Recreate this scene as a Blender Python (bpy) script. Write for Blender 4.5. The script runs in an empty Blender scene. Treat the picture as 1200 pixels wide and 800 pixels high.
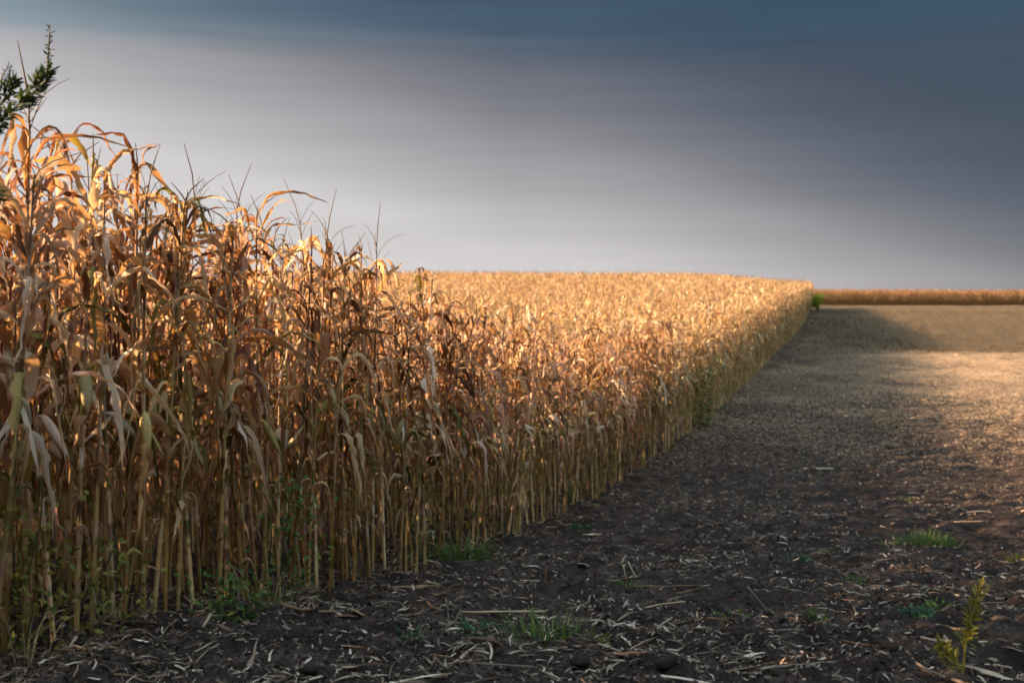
import bpy, math, random
import numpy as np

R = math.radians
PI = math.pi
random.seed(11)
scene = bpy.context.scene
COL = scene.collection

# ------------------------------------------------------------------ basics
CAM_Z = 1.5
F = 1333.0            # focal length in pixels of a 1200 px wide picture (40 mm lens)
EYE = 380.0           # row of the eye level in that picture
EXPOSURE = 2.25
K_EXP = 2.0 ** EXPOSURE


def hermite(xs, ys):
    xs = np.array(xs, float); ys = np.array(ys, float)
    d = np.diff(ys) / np.diff(xs)
    m = np.empty_like(ys)
    m[0] = d[0]; m[-1] = d[-1]
    m[1:-1] = np.where(d[:-1] * d[1:] > 0, 2 * d[:-1] * d[1:] / (d[:-1] + d[1:] + 1e-12), 0.0)

    def f(x):
        x = np.asarray(x, float)
        i = np.clip(np.searchsorted(xs, x) - 1, 0, len(xs) - 2)
        h = xs[i + 1] - xs[i]
        t = np.clip((x - xs[i]) / h, 0, 1)
        t2, t3 = t * t, t * t * t
        return ((2 * t3 - 3 * t2 + 1) * ys[i] + (t3 - 2 * t2 + t) * h * m[i]
                + (-2 * t3 + 3 * t2) * ys[i + 1] + (t3 - t2) * h * m[i + 1])
    return f


def sstep(a, b, x):
    t = np.clip((np.asarray(x, float) - a) / (b - a), 0, 1)
    return t * t * (3 - 2 * t)


_perm = np.random.RandomState(5).permutation(256)
_perm = np.concatenate([_perm, _perm, _perm])
_val = np.random.RandomState(6).rand(256) * 2 - 1


def vnoise(x, y):
    xi = np.floor(x).astype(int); yi = np.floor(y).astype(int)
    fx = x - xi; fy = y - yi
    fx = fx * fx * (3 - 2 * fx); fy = fy * fy * (3 - 2 * fy)
    xi &= 255; yi &= 255
    x1 = (xi + 1) & 255; y1 = (yi + 1) & 255
    g = lambda a, b: _val[_perm[_perm[a] + b]]
    return (g(xi, yi) * (1 - fx) + g(x1, yi) * fx) * (1 - fy) + (g(xi, y1) * (1 - fx) + g(x1, y1) * fx) * fy


# edge of the maize field, X as a function of distance Y
edge_x = hermite([-40, 0, 5.1, 8.1, 11.3, 17.5, 24, 40, 58, 96, 160],
                 [-15, -3.9, -2.3, -1.28, -0.35, 1.5, 3.85, 9.0, 14.5, 25.0, 43.0])
# height of the land along the edge, the camera being at CAM_Z
prof = hermite([-80, -10, 0, 5, 8, 11.3, 17.5, 24, 40, 58, 75, 90, 110, 150, 260, 600, 3000],
               [-1.2, -1.4, -1.47, -1.5, -1.88, -2.2, -2.5, -2.2, -1.25, -0.35, 0.35, 0.9, 1.5, 2.45, 3.0, 1.0, -30])


def land(x, y):
    x = np.asarray(x, float); y = np.asarray(y, float)
    e = edge_x(np.clip(y, -40, 160))
    z = prof(y) + CAM_Z
    # the maize stands on a low hill that rises to the left of the edge
    hill = sstep(40, 86, y) * (1 - 0.75 * sstep(100, 170, y))
    z = z + hill * (0.55 * sstep(0.5, 8, e - x) + 0.25 * sstep(5, 40, e - x))
    # slope added to lengthen the maize shadow and dim the far stubble
    dip = sstep(42, 54, y) * (1 - sstep(70, 86, y))
    z = z - dip * 0.12 * np.clip(x - e - 1.0, 0, 26)
    # gentle unevenness
    z = z + 0.05 * vnoise(x / 5.0 + 3.1, y / 6.0) * sstep(3, 9, np.hypot(x, y))
    return z


def fine(x, y):
    """clods and ruts of the worked soil"""
    d = np.hypot(x, y)
    a = 0.055 * vnoise(x / 0.55, y / 0.5 + 7.7)
    b = 0.055 * vnoise(x / 0.19 + 31.3, y / 0.17) * (1 - sstep(16, 40, d))
    c = 0.045 * np.abs(vnoise(x / 0.075 + 5.1, y / 0.07 + 2.2)) * (1 - sstep(9, 20, d))
    e = 0.018 * np.abs(vnoise(x / 0.034 + 9.1, y / 0.032 + 4.2)) * (1 - sstep(6, 11, d))
    return a + b + c + e


def gz(x, y):
    return float(land(x, y) + fine(np.array([x]), np.array([y]))[0])


def at_ground(px, py):
    """the point of the land seen at a pixel of the 1200 x 800 photograph"""
    ys = np.geomspace(2.0, 200, 4000)
    xs = (px - 600) / F * ys
    ray = CAM_Z - (py - EYE) / F * ys
    hit = np.argmax(land(xs, ys) >= ray)
    return float(xs[hit]), float(ys[hit])


# ------------------------------------------------------------------ materials
def nodes_of(m):
    m.use_nodes = True
    m.node_tree.nodes.clear()
    return m.node_tree.nodes, m.node_tree.links


def ramp(nt, stops, interp='LINEAR'):
    n = nt.new('ShaderNodeValToRGB')
    cr = n.color_ramp
    cr.interpolation = interp
    while len(cr.elements) < len(stops):
        cr.elements.new(0.5)
    for el, (p, c) in zip(cr.elements, stops):
        el.position = p
        el.color = (*c, 1)
    return n


def mathn(nt, ln, op, a, b=None, c=None, clamp=False):
    n = nt.new('ShaderNodeMath'); n.operation = op; n.use_clamp = clamp
    for i, v in enumerate((a, b, c)):
        if v is None:
            continue
        if isinstance(v, (int, float)):
            n.inputs[i].default_value = v
        else:
            ln.new(v, n.inputs[i])
    return n.outputs[0]


def mixc(nt, ln, mode, fac, a, b):
    n = nt.new('ShaderNodeMix'); n.data_type = 'RGBA'; n.blend_type = mode
    for s, v in ((n.inputs[0], fac), (n.inputs[6], a), (n.inputs[7], b)):
        if isinstance(v, (int, float)):
            s.default_value = v
        elif isinstance(v, tuple):
            s.default_value = (*v, 1)
        else:
            ln.new(v, s)
    return n.outputs[2]


def plant_material(name, stops, streak=0.45, trans=0.3, rough=0.62, blotch=0.5, tcol=(1.0, 0.62, 0.3)):
    """dry or green plant tissue: a colour for each leaf, streaks along it, blotches, light passing through"""
    m = bpy.data.materials.new(name)
    nt, ln = nodes_of(m)
    info = nt.new('ShaderNodeObjectInfo')
    geo = nt.new('ShaderNodeNewGeometry')
    uv = nt.new('ShaderNodeUVMap')
    rnd = mathn(nt, ln, 'FRACT', mathn(nt, ln, 'ADD', mathn(nt, ln, 'MULTIPLY', info.outputs['Random'], 7.31), geo.outputs['Random Per Island']))
    base = ramp(nt, stops)
    mp = nt.new('ShaderNodeMapping'); mp.inputs['Scale'].default_value = (26, 2.2, 1)
    ln.new(uv.outputs[0], mp.inputs['Vector'])
    st = nt.new('ShaderNodeTexNoise'); st.noise_dimensions = '4D'; st.inputs['Scale'].default_value = 1.0; st.inputs['Detail'].default_value = 3
    ln.new(mp.outputs[0], st.inputs['Vector']); ln.new(mathn(nt, ln, 'MULTIPLY', rnd, 37.0), st.inputs['W'])
    bl = nt.new('ShaderNodeTexNoise'); bl.noise_dimensions = '4D'; bl.inputs['Scale'].default_value = 3.0; bl.inputs['Detail'].default_value = 4
    ln.new(uv.outputs[0], bl.inputs['Vector']); ln.new(mathn(nt, ln, 'MULTIPLY', rnd, 91.0), bl.inputs['W'])
    shifted = mathn(nt, ln, 'ADD', rnd, mathn(nt, ln, 'MULTIPLY', mathn(nt, ln, 'SUBTRACT', bl.outputs[0], 0.5), blotch), clamp=True)
    ln.new(shifted, base.inputs[0])
    sf = mathn(nt, ln, 'ADD', mathn(nt, ln, 'MULTIPLY', st.outputs[0], 2 * streak), 1.0 - streak)
    c = mixc(nt, ln, 'MULTIPLY', 1.0, base.outputs[0], info.outputs['Color'])
    sp = nt.new('ShaderNodeTexNoise'); sp.noise_dimensions = '4D'; sp.inputs['Scale'].default_value = 9.0; sp.inputs['Detail'].default_value = 5; sp.inputs['Roughness'].default_value = 0.75
    ln.new(uv.outputs[0], sp.inputs['Vector']); ln.new(mathn(nt, ln, 'MULTIPLY', rnd, 53.0), sp.inputs['W'])
    spots = mathn(nt, ln, 'MULTIPLY', mathn(nt, ln, 'SUBTRACT', sp.outputs[0], 0.56), 5.0, clamp=True)
    sf = mathn(nt, ln, 'MULTIPLY', sf, mathn(nt, ln, 'SUBTRACT', 1.0, mathn(nt, ln, 'MULTIPLY', spots, 0.55)))
    n = nt.new('ShaderNodeVectorMath'); n.operation = 'SCALE'
    ln.new(c, n.inputs[0]); ln.new(sf, n.inputs['Scale'])
    col = n.outputs[0]
    p = nt.new('ShaderNodeBsdfPrincipled')
    ln.new(col, p.inputs['Base Color']); p.inputs['Roughness'].default_value = rough
    p.inputs['Specular IOR Level'].default_value = 0.25
    bump = nt.new('ShaderNodeBump'); bump.inputs['Strength'].default_value = 0.5; bump.inputs['Distance'].default_value = 0.004
    ln.new(st.outputs[0], bump.inputs['Height']); ln.new(bump.outputs[0], p.inputs['Normal'])
    out = nt.new('ShaderNodeOutputMaterial')
    if trans > 0:
        t = nt.new('ShaderNodeBsdfTranslucent')
        ln.new(mixc(nt, ln, 'MULTIPLY', 1.0, col, tcol), t.inputs[0])
        mx = nt.new('ShaderNodeMixShader'); mx.inputs[0].default_value = trans
        ln.new(p.outputs[0], mx.inputs[1]); ln.new(t.outputs[0], mx.inputs[2]); ln.new(mx.outputs[0], out.inputs[0])
    else:
        ln.new(p.outputs[0], out.inputs[0])
    return m


DRY = plant_material('dry_maize_leaf', [
    (0.0, (0.14, 0.078, 0.045)), (0.14, (0.33, 0.19, 0.10)), (0.36, (0.54, 0.36, 0.19)),
    (0.62, (0.64, 0.455, 0.26)), (0.82, (0.71, 0.55, 0.36)), (1.0, (0.77, 0.66, 0.50))], trans=0.42, tcol=(1.0, 0.76, 0.46))
OLIVE = plant_material('fading_maize_leaf', [
    (0.0, (0.13, 0.13, 0.03)), (0.35, (0.24, 0.21, 0.05)), (0.7, (0.36, 0.27, 0.09)), (1.0, (0.46, 0.34, 0.15))],
    trans=0.3, tcol=(0.9, 0.8, 0.25))
STALK = plant_material('maize_stalk', [
    (0.0, (0.22, 0.13, 0.045)), (0.35, (0.38, 0.25, 0.085)), (0.7, (0.52, 0.37, 0.15)), (1.0, (0.62, 0.48, 0.25))], trans=0.0, rough=0.5, blotch=1.2)
TASSEL = plant_material('maize_tassel', [
    (0.0, (0.09, 0.06, 0.042)), (0.5, (0.17, 0.115, 0.075)), (1.0, (0.30, 0.215, 0.14))], trans=0.1)
HUSK = plant_material('maize_husk', [
    (0.0, (0.40, 0.34, 0.13)), (0.35, (0.56, 0.46, 0.24)), (0.7, (0.68, 0.58, 0.36)), (1.0, (0.76, 0.68, 0.50))], trans=0.18, streak=0.35)
STRAW = plant_material('straw', [
    (0.0, (0.06, 0.037, 0.027)), (0.45, (0.15, 0.10, 0.072)), (0.78, (0.28, 0.20, 0.145)), (1.0, (0.60, 0.49, 0.39))], trans=0.08, streak=0.3)
DARKWEED = plant_material('dark_weed_leaf', [
    (0.0, (0.020, 0.030, 0.012)), (0.5, (0.035, 0.055, 0.018)), (1.0, (0.075, 0.085, 0.025))], trans=0.25, tcol=(0.8, 1, 0.4))
WEEDSTEM = plant_material('weed_stem', [(0.0, (0.05, 0.04, 0.02)), (1.0, (0.12, 0.09, 0.045))], trans=0.0)
GRASS = plant_material('grass_blade', [
    (0.0, (0.035, 0.075, 0.018)), (0.5, (0.070, 0.135, 0.03)), (1.0, (0.17, 0.21, 0.055))], trans=0.35, tcol=(0.8, 1, 0.4))
YELLOWWEED = plant_material('yellow_green_weed', [
    (0.0, (0.07, 0.085, 0.02)), (0.5, (0.15, 0.155, 0.03)), (1.0, (0.28, 0.25, 0.06))], trans=0.35, tcol=(1, 1, 0.3))
BLUEWEED = plant_material('blue_green_seedling', [
    (0.0, (0.03, 0.065, 0.036)), (0.5, (0.05, 0.105, 0.058)), (1.0, (0.09, 0.15, 0.09))], trans=0.3, tcol=(0.6, 1, 0.6))
DRYGRASS = plant_material('dry_grass', [
    (0.0, (0.10, 0.075, 0.038)), (0.5, (0.19, 0.145, 0.08)), (1.0, (0.32, 0.25, 0.16))], trans=0.2)


CRUMB = plant_material('crumbled_leaf', [
    (0.0, (0.05, 0.031, 0.025)), (0.4, (0.12, 0.078, 0.060)), (0.75, (0.24, 0.165, 0.13)), (1.0, (0.52, 0.41, 0.34))], trans=0.05, streak=0.3)
DEADWEED = plant_material('dead_weed', [
    (0.0, (0.055, 0.039, 0.022)), (0.5, (0.10, 0.07, 0.04)), (1.0, (0.18, 0.13, 0.075))], trans=0.2)


BUSHLEAF = plant_material('bush_leaf', [(0.0, (0.12, 0.19, 0.03)), (0.5, (0.22, 0.30, 0.05)), (1.0, (0.34, 0.40, 0.09))], trans=0.5, tcol=(1, 1, 0.4))  # leaf colour lightened to look sunlit


def soil_material():
    m = bpy.data.materials.new('worked_soil')
    nt, ln = nodes_of(m)
    tc = nt.new('ShaderNodeTexCoord')
    pos = tc.outputs['Object']

    def noise(scale, detail=4, rough=0.55, vec=pos):
        n = nt.new('ShaderNodeTexNoise'); n.inputs['Scale'].default_value = scale
        n.inputs['Detail'].default_value = detail; n.inputs['Roughness'].default_value = rough
        ln.new(vec, n.inputs['Vector'])
        return n.outputs[0]
    big = noise(0.35, 3); mid = noise(4.5, 5, 0.65); small = noise(45, 4, 0.7)
    s = mathn(nt, ln, 'ADD', mathn(nt, ln, 'MULTIPLY', mid, 0.55), mathn(nt, ln, 'MULTIPLY', small, 0.45))
    soil = ramp(nt, [(0.36, (0.012, 0.0078, 0.0072)), (0.5, (0.030, 0.0195, 0.0175)), (0.64, (0.090, 0.062, 0.054))])
    ln.new(s, soil.inputs[0])
    # crumbled straw, more with distance; also the sunlit patch, painted in as paler soil
    at = nt.new('ShaderNodeAttribute'); at.attribute_name = 'residue_and_sun'
    mp = nt.new('ShaderNodeMapping'); mp.inputs['Rotation'].default_value = (0, 0, R(-17)); mp.inputs['Scale'].default_value = (14, 5, 8)
    ln.new(pos, mp.inputs['Vector'])
    fl = noise(1.6, 5, 0.7, mp.outputs[0])
    fl2 = noise(17, 3, 0.7)
    f = mathn(nt, ln, 'ADD', mathn(nt, ln, 'MULTIPLY', fl, 0.5), mathn(nt, ln, 'MULTIPLY', fl2, 0.5))
    f = mathn(nt, ln, 'ADD', f, mathn(nt, ln, 'MULTIPLY', mathn(nt, ln, 'SUBTRACT', big, 0.5), 0.22))
    thr = mathn(nt, ln, 'SUBTRACT', 0.74, mathn(nt, ln, 'MULTIPLY', at.outputs['Fac'], 0.36))
    cover = mathn(nt, ln, 'MULTIPLY', mathn(nt, ln, 'SUBTRACT', f, thr), 7.0, clamp=True)
    strawc = ramp(nt, [(0.3, (0.22, 0.145, 0.094)), (0.55, (0.35, 0.235, 0.150)), (0.75, (0.48, 0.340, 0.225))])
    ln.new(fl2, strawc.inputs[0])
    col = mixc(nt, ln, 'MIX', cover, soil.outputs[0], strawc.outputs[0])
    aw = nt.new('ShaderNodeAttribute'); aw.attribute_name = 'weedy'
    wn = ramp(nt, [(0.35, (0.045, 0.031, 0.020)), (0.5, (0.09, 0.062, 0.038)), (0.66, (0.16, 0.112, 0.07))])
    ln.new(f, wn.inputs[0])
    wf = mathn(nt, ln, 'MULTIPLY', aw.outputs['Fac'], mathn(nt, ln, 'ADD', mathn(nt, ln, 'MULTIPLY', big, 0.6), 0.6), clamp=True)
    col = mixc(nt, ln, 'MIX', wf, col, wn.outputs[0])
    p = nt.new('ShaderNodeBsdfPrincipled')
    ln.new(col, p.inputs['Base Color']); p.inputs['Roughness'].default_value = 0.95
    p.inputs['Specular IOR Level'].default_value = 0.12
    bm = nt.new('ShaderNodeBump'); bm.inputs['Strength'].default_value = 1.0; bm.inputs['Distance'].default_value = 0.05
    h = mathn(nt, ln, 'ADD', mathn(nt, ln, 'MULTIPLY', small, 0.5), mathn(nt, ln, 'ADD', mid, mathn(nt, ln, 'MULTIPLY', cover, 0.25)))
    ln.new(h, bm.inputs['Height']); ln.new(bm.outputs[0], p.inputs['Normal'])
    out = nt.new('ShaderNodeOutputMaterial'); ln.new(p.outputs[0], out.inputs[0])
    return m


def clod_material():
    m = bpy.data.materials.new('soil_clod')
    nt, ln = nodes_of(m)
    tc = nt.new('ShaderNodeTexCoord'); info = nt.new('ShaderNodeObjectInfo')
    n = nt.new('ShaderNodeTexNoise'); n.inputs['Scale'].default_value = 30; n.inputs['Detail'].default_value = 5
    ln.new(tc.outputs['Object'], n.inputs['Vector'])
    f = mathn(nt, ln, 'ADD', mathn(nt, ln, 'MULTIPLY', n.outputs[0], 0.6), mathn(nt, ln, 'MULTIPLY', info.outputs['Random'], 0.4))
    r = ramp(nt, [(0.25, (0.022, 0.016, 0.014)), (0.55, (0.048, 0.035, 0.030)), (0.85, (0.10, 0.075, 0.063))])
    ln.new(f, r.inputs[0])
    p = nt.new('ShaderNodeBsdfPrincipled'); p.inputs['Roughness'].default_value = 0.95; p.inputs['Specular IOR Level'].default_value = 0.15
    ln.new(r.outputs[0], p.inputs['Base Color'])
    b = nt.new('ShaderNodeBump'); b.inputs['Strength'].default_value = 0.8; b.inputs['Distance'].default_value = 0.01
    ln.new(n.outputs[0], b.inputs['Height']); ln.new(b.outputs[0], p.inputs['Normal'])
    out = nt.new('ShaderNodeOutputMaterial'); ln.new(p.outputs[0], out.inputs[0])
    return m


SOIL = soil_material()
CLOD = clod_material()


# ------------------------------------------------------------------ mesh building
class MB:
    """collects vertices, faces, uvs and material slots of one mesh"""
    def __init__(s):
        s.v = []; s.f = []; s.uv = []; s.mi = []

    def grid(s, rows, uvs, mi=0, close=False):
        """rows: list of rows of points, all of one length"""
        b = len(s.v); n = len(rows[0])
        for r in rows:
            s.v.extend(tuple(p) for p in r)
        for i in range(len(rows) - 1):
            for j in range(n if close else n - 1):
                k = (j + 1) % n
                s.f.append((b + i * n + j, b + i * n + k, b + (i + 1) * n + k, b + (i + 1) * n + j))
                u0, u1 = uvs[0][j], uvs[0][j + 1]
                s.uv.extend(((u0, uvs[1][i]), (u1, uvs[1][i]), (u1, uvs[1][i + 1]), (u0, uvs[1][i + 1])))
                s.mi.append(mi)

    def tube(s, pts, radii, sides=6, mi=0, vscale=1.0, cap=False):
        pts = [np.array(p, float) for p in pts]
        rows = []
        ln = 0.0; vs = []
        ref = np.array([1.0, 0.03, 0.02])
        for i, p in enumerate(pts):
            a = pts[max(i - 1, 0)]; c = pts[min(i + 1, len(pts) - 1)]
            t = c - a; t /= np.linalg.norm(t) + 1e-9
            u = np.cross(t, ref)
            if np.linalg.norm(u) < 0.2:
                u = np.cross(t, np.array([0.02, 1.0, 0.03]))
            u /= np.linalg.norm(u); w = np.cross(t, u)
            rows.append([p + radii[i] * (math.cos(q) * u + math.sin(q) * w) for q in np.linspace(0, 2 * PI, sides, endpoint=False)])
            if i:
                ln += np.linalg.norm(p - pts[i - 1])
            vs.append(ln * vscale)
        s.grid(rows, ([k / sides for k in range(sides + 1)], vs), mi, close=True)
        if cap:
            for r, flip in ((0, True), (len(rows) - 1, False)):
                b = len(s.v) - (len(rows) - r) * sides
                idx = list(range(b, b + sides))
                s.f.append(tuple(idx[::-1] if flip else idx))
                s.uv.extend((0.5, 0.5) for _ in idx); s.mi.append(mi)

    def blob(s, c, r, rng, mi=0, squash=0.75):
        phi = (1 + 5 ** 0.5) / 2
        base = [(-1, phi, 0), (1, phi, 0), (-1, -phi, 0), (1, -phi, 0), (0, -1, phi), (0, 1, phi), (0, -1, -phi), (0, 1, -phi), (phi, 0, -1), (phi, 0, 1), (-phi, 0, -1), (-phi, 0, 1)]
        fc = [(0, 11, 5), (0, 5, 1), (0, 1, 7), (0, 7, 10), (0, 10, 11), (1, 5, 9), (5, 11, 4), (11, 10, 2), (10, 7, 6), (7, 1, 8), (3, 9, 4), (3, 4, 2), (3, 2, 6), (3, 6, 8), (3, 8, 9), (4, 9, 5), (2, 4, 11), (6, 2, 10), (8, 6, 7), (9, 8, 1)]
        vs = [np.array(q, float) / np.linalg.norm(q) for q in base]
        cache = {}
        def mid(a, b):
            k = (min(a, b), max(a, b))
            if k not in cache:
                q = vs[a] + vs[b]; vs.append(q / np.linalg.norm(q)); cache[k] = len(vs) - 1
            return cache[k]
        for _ in range(1):
            nf = []
            for a, b, d in fc:
                ab, bd, da = mid(a, b), mid(b, d), mid(d, a)
                nf += [(a, ab, da), (b, bd, ab), (d, da, bd), (ab, bd, da)]
            fc = nf
        b0 = len(s.v)
        cuts = [(np.array([rng.gauss(0, 1) for _ in range(3)]), rng.uniform(0.42, 0.85)) for _ in range(9)]
        cuts = [(n / np.linalg.norm(n), d) for n, d in cuts]
        for q in vs:
            k = rng.uniform(0.93, 1.07)
            for n, d in cuts:
                h = float(q @ n) * k
                if h > d:
                    k *= d / h
            s.v.append((c[0] + q[0] * r * k, c[1] + q[1] * r * k * 0.9, c[2] + q[2] * r * k * squash))
        for t in fc:
            s.f.append(tuple(b0 + i for i in t)); s.uv.extend(((0, 0), (1, 0), (0, 1))); s.mi.append(mi)

    def add(s, o, mi=0):
        b = len(s.v)
        s.v += o.v; s.f += [tuple(i + b for i in f) for f in o.f]; s.uv += o.uv; s.mi += [mi] * len(o.f)

    def mesh(s, name, mats, smooth=True):
        me = bpy.data.meshes.new(name)
        me.from_pydata(s.v, [], s.f)
        l = me.uv_layers.new(name='UVMap')
        l.data.foreach_set('uv', np.array(s.uv, np.float32).ravel())
        for m in mats:
            me.materials.append(m)
        me.polygons.foreach_set('material_index', s.mi)
        me.polygons.foreach_set('use_smooth', [smooth] * len(s.f))
        me.update()
        return me


def link(name, me, parent=None):
    o = bpy.data.objects.new(name, me)
    COL.objects.link(o)
    if parent is not None:
        o.parent = parent
    return o


def empty(name, loc):
    o = bpy.data.objects.new(name, None); COL.objects.link(o)
    o.location = loc; o.empty_display_size = 0.1
    return o


def tag(o, label=None, cat=None, group=None, kind=None):
    for k, v in (('label', label), ('category', cat), ('group', group), ('kind', kind)):
        if v:
            o[k] = v
    return o


def ribbon(mb, start, az, length, width, th0, th1, kink, rng, segs=9, curl=0.5, twist=0.0, wave=0.15, wander=0.5, power=1.0, mi=0, crumple=0.1):
    """a strap leaf: leaves START at TH0 from the vertical, bends over at KINK and hangs at TH1"""
    p = np.array(start, float)
    rows = []
    ds = length / segs
    head = az
    dh = rng.uniform(-wander, wander)
    tw = rng.uniform(-0.3, 0.3)
    sharp = rng.choice((9, 14, 22))
    drift = 0.0
    for i in range(segs + 1):
        s = i / segs
        b = 1 / (1 + math.exp(-(s - kink) * sharp))
        drift = drift * 0.6 + rng.uniform(-crumple, crumple)
        th = th0 + (th1 - th0) * b + drift
        h = head + dh * s + rng.uniform(-crumple, crumple) * 0.8 * (1 + 2 * s)
        t = np.array([math.sin(th) * math.cos(h), math.sin(th) * math.sin(h), math.cos(th)])
        side = np.array([-math.sin(h), math.cos(h), 0.0])
        nrm = np.cross(t, side)
        a = tw + twist * s
        sd = side * math.cos(a) + nrm * math.sin(a)
        nn = np.cross(t, sd)
        w = width * 0.5 * (min(1.0, 0.45 + 2.2 * s) * (1 - max(0, (s - 0.25) / 0.75) ** (1.6 * power))) + 0.001
        w *= rng.uniform(1 - wave, 1 + wave)
        c = curl * (0.6 + 0.8 * s) * rng.uniform(0.7, 1.3)
        fold = math.cos(c); lift = math.sin(c)
        jl, jr = rng.uniform(-wave, wave) * w, rng.uniform(-wave, wave) * w
        rows.append([p - sd * w * fold - nn * (w * lift + jl), p, p + sd * w * fold - nn * (w * lift + jr)])
        if i < segs:
            p = p + t * ds
    mb.grid(rows, ([0, 0.5, 1], [q * length * 2.0 for q in np.linspace(0, 1, segs + 1)]), mi)


# ------------------------------------------------------------------ the maize plant
def maize_parts(rng):
    """one dried maize plant: a list of (part name, parent index or None, MB, material)"""
    parts = []
    H = rng.uniform(1.95, 2.2)
    n = rng.randint(16, 19)
    lean = (rng.uniform(-0.05, 0.05), rng.uniform(-0.05, 0.05))
    bow = rng.uniform(-0.05, 0.05); bd = rng.uniform(0, 2 * PI)

    def axis(z):
        t = z / H
        k = bow * math.sin(t * PI) * 1.0
        return np.array([lean[0] * z + k * math.cos(bd), lean[1] * z + k * math.sin(bd), z])
    st = MB()
    zs = [-0.06]; rs = [0.0135]
    for i in range(n + 1):
        z = H * (i / n) ** 0.92
        r = 0.0120 * (1 - 0.70 * z / H)
        if i:
            zs += [z - 0.018, z, z + 0.02]; rs += [r * 0.98, r * 1.28, r * 1.12]
        else:
            zs += [0.02]; rs += [0.0132]
    st.tube([axis(z) for z in zs], rs, 7, 0, 1.2)
    parts.append(['stalk', None, st, STALK])
    plane = rng.uniform(0, 2 * PI)
    for i in range(2, n + 1):
        z = H * (i / n) ** 0.92
        hrel = z / H
        if hrel < 0.34 and rng.random() < 0.42:
            continue
        az = plane + (i % 2) * PI + rng.uniform(-0.6, 0.6)
        mb = MB()
        mid = 1 - abs(hrel - 0.62) * 1.1
        L = rng.uniform(0.46, 0.78) * max(0.6, mid)
        W = rng.uniform(0.046, 0.082) * max(0.65, mid)
        kind = rng.random()
        if hrel > 0.84 and kind < 0.16:            # upper leaves still reaching upwards and out
            th0, th1, kink = rng.uniform(0.3, 0.6), rng.uniform(1.5, 2.7), rng.uniform(0.45, 0.7)
        elif kind < 0.16:
            th0, th1, kink = rng.uniform(0.5, 0.9), rng.uniform(2.0, 2.7), rng.uniform(0.3, 0.55)
        else:                                       # most hang straight down along the stalk
            th0, th1, kink = rng.uniform(0.3, 0.75), rng.uniform(2.75, 3.14), rng.uniform(0.08, 0.30)
        if hrel < 0.45:
            L *= 0.8 if hrel > 0.3 else 0.55; W *= 0.75; th1 = rng.uniform(2.85, 3.12)
        look = dict(segs=14, curl=rng.uniform(0.25, 1.4), wave=0.38, wander=0.8, crumple=0.24)
        if rng.random() < 0.38:                     # torn along the midrib
            ribbon(mb, axis(z), az + 0.12, L, W * 0.55, th0, th1, kink, rng, twist=rng.uniform(-3.4, 3.4), **look)
            ribbon(mb, axis(z), az - 0.12, L * rng.uniform(0.5, 0.95), W * 0.5, th0 + 0.1, min(3.1, th1 + 0.1), kink * 0.9, rng, twist=rng.uniform(-3.4, 3.4), **look)
        else:
            ribbon(mb, axis(z), az, L, W, th0, th1, kink, rng, twist=rng.uniform(-3.4, 3.4), **look)
        # the sheath that wraps the stalk below the blade
        z0 = max(0.05, z - rng.uniform(0.10, 0.17))
        r = 0.0120 * (1 - 0.70 * z / H) + 0.0018
        mb.tube([axis(z0), axis((z0 + z) / 2), axis(z)], [r * 0.95, r * 1.06, r * 1.0], 6, 0, 1.5)
        green = 0.85 if hrel < 0.4 else 0.6 if hrel < 0.62 else 0.08
        if hrel > 0.70 and rng.random() < 0.75:     # shredded upper blades
            ribbon(mb, axis(z - 0.03), az + rng.uniform(1.5, 4.5), rng.uniform(0.3, 0.6), rng.uniform(0.025, 0.06), rng.uniform(0.15, 0.6), rng.uniform(1.6, 3.1), rng.uniform(0.25, 0.6), rng, twist=rng.uniform(-3.4, 3.4), **look)
        parts.append(['leaf', None, mb, OLIVE if rng.random() < green * 0.55 else DRY])
    ear = rng.random()
    info = {'ear': 'none', 'tassel': 'none'}
    if ear < 0.86:
        z = H * rng.uniform(0.46, 0.60)
        az = plane + rng.choice((0, PI)) + rng.uniform(-0.5, 0.5)
        hang = rng.random() < 0.55; jut = not hang and rng.random() < 0.5
        th = rng.uniform(2.2, 2.9) if hang else rng.uniform(1.2, 1.8) if jut else rng.uniform(0.25, 0.6)
        d = np.array([math.sin(th) * math.cos(az), math.sin(th) * math.sin(az), math.cos(th)])
        o = axis(z) + np.array([math.cos(az), math.sin(az), 0]) * 0.03
        L = rng.uniform(0.17, 0.24); rad = rng.uniform(0.022, 0.029)
        ts = [0, 0.06, 0.18, 0.35, 0.55, 0.75, 0.9, 1.0]
        rr = [0.35, 0.75, 1.0, 1.08, 1.0, 0.78, 0.45, 0.12]
        m = MB(); m.tube([axis(z)] + [o + d * L * t for t in ts], [0.008] + [rad * q for q in rr], 9, 0, 3.0)
        parts.append(['ear', None, m, HUSK])
        ei = len(parts) - 1
        hm = MB()
        for k in range(rng.randint(3, 5)):
            ribbon(hm, o + d * L * 0.05, az + k * 1.4 + rng.uniform(-0.3, 0.3), L * rng.uniform(0.8, 1.5), 0.05, th + rng.uniform(-0.3, 0.3) * (1 if not hang else 0.5), min(3.0, th + rng.uniform(0.1, 1.0)), 0.6, rng, segs=6, curl=0.9, twist=rng.uniform(-0.8, 0.8))
        parts.append(['husk', ei, hm, HUSK])
        info['ear'] = 'hang' if hang else 'jut' if jut else 'up'
    ta = rng.random()
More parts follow.
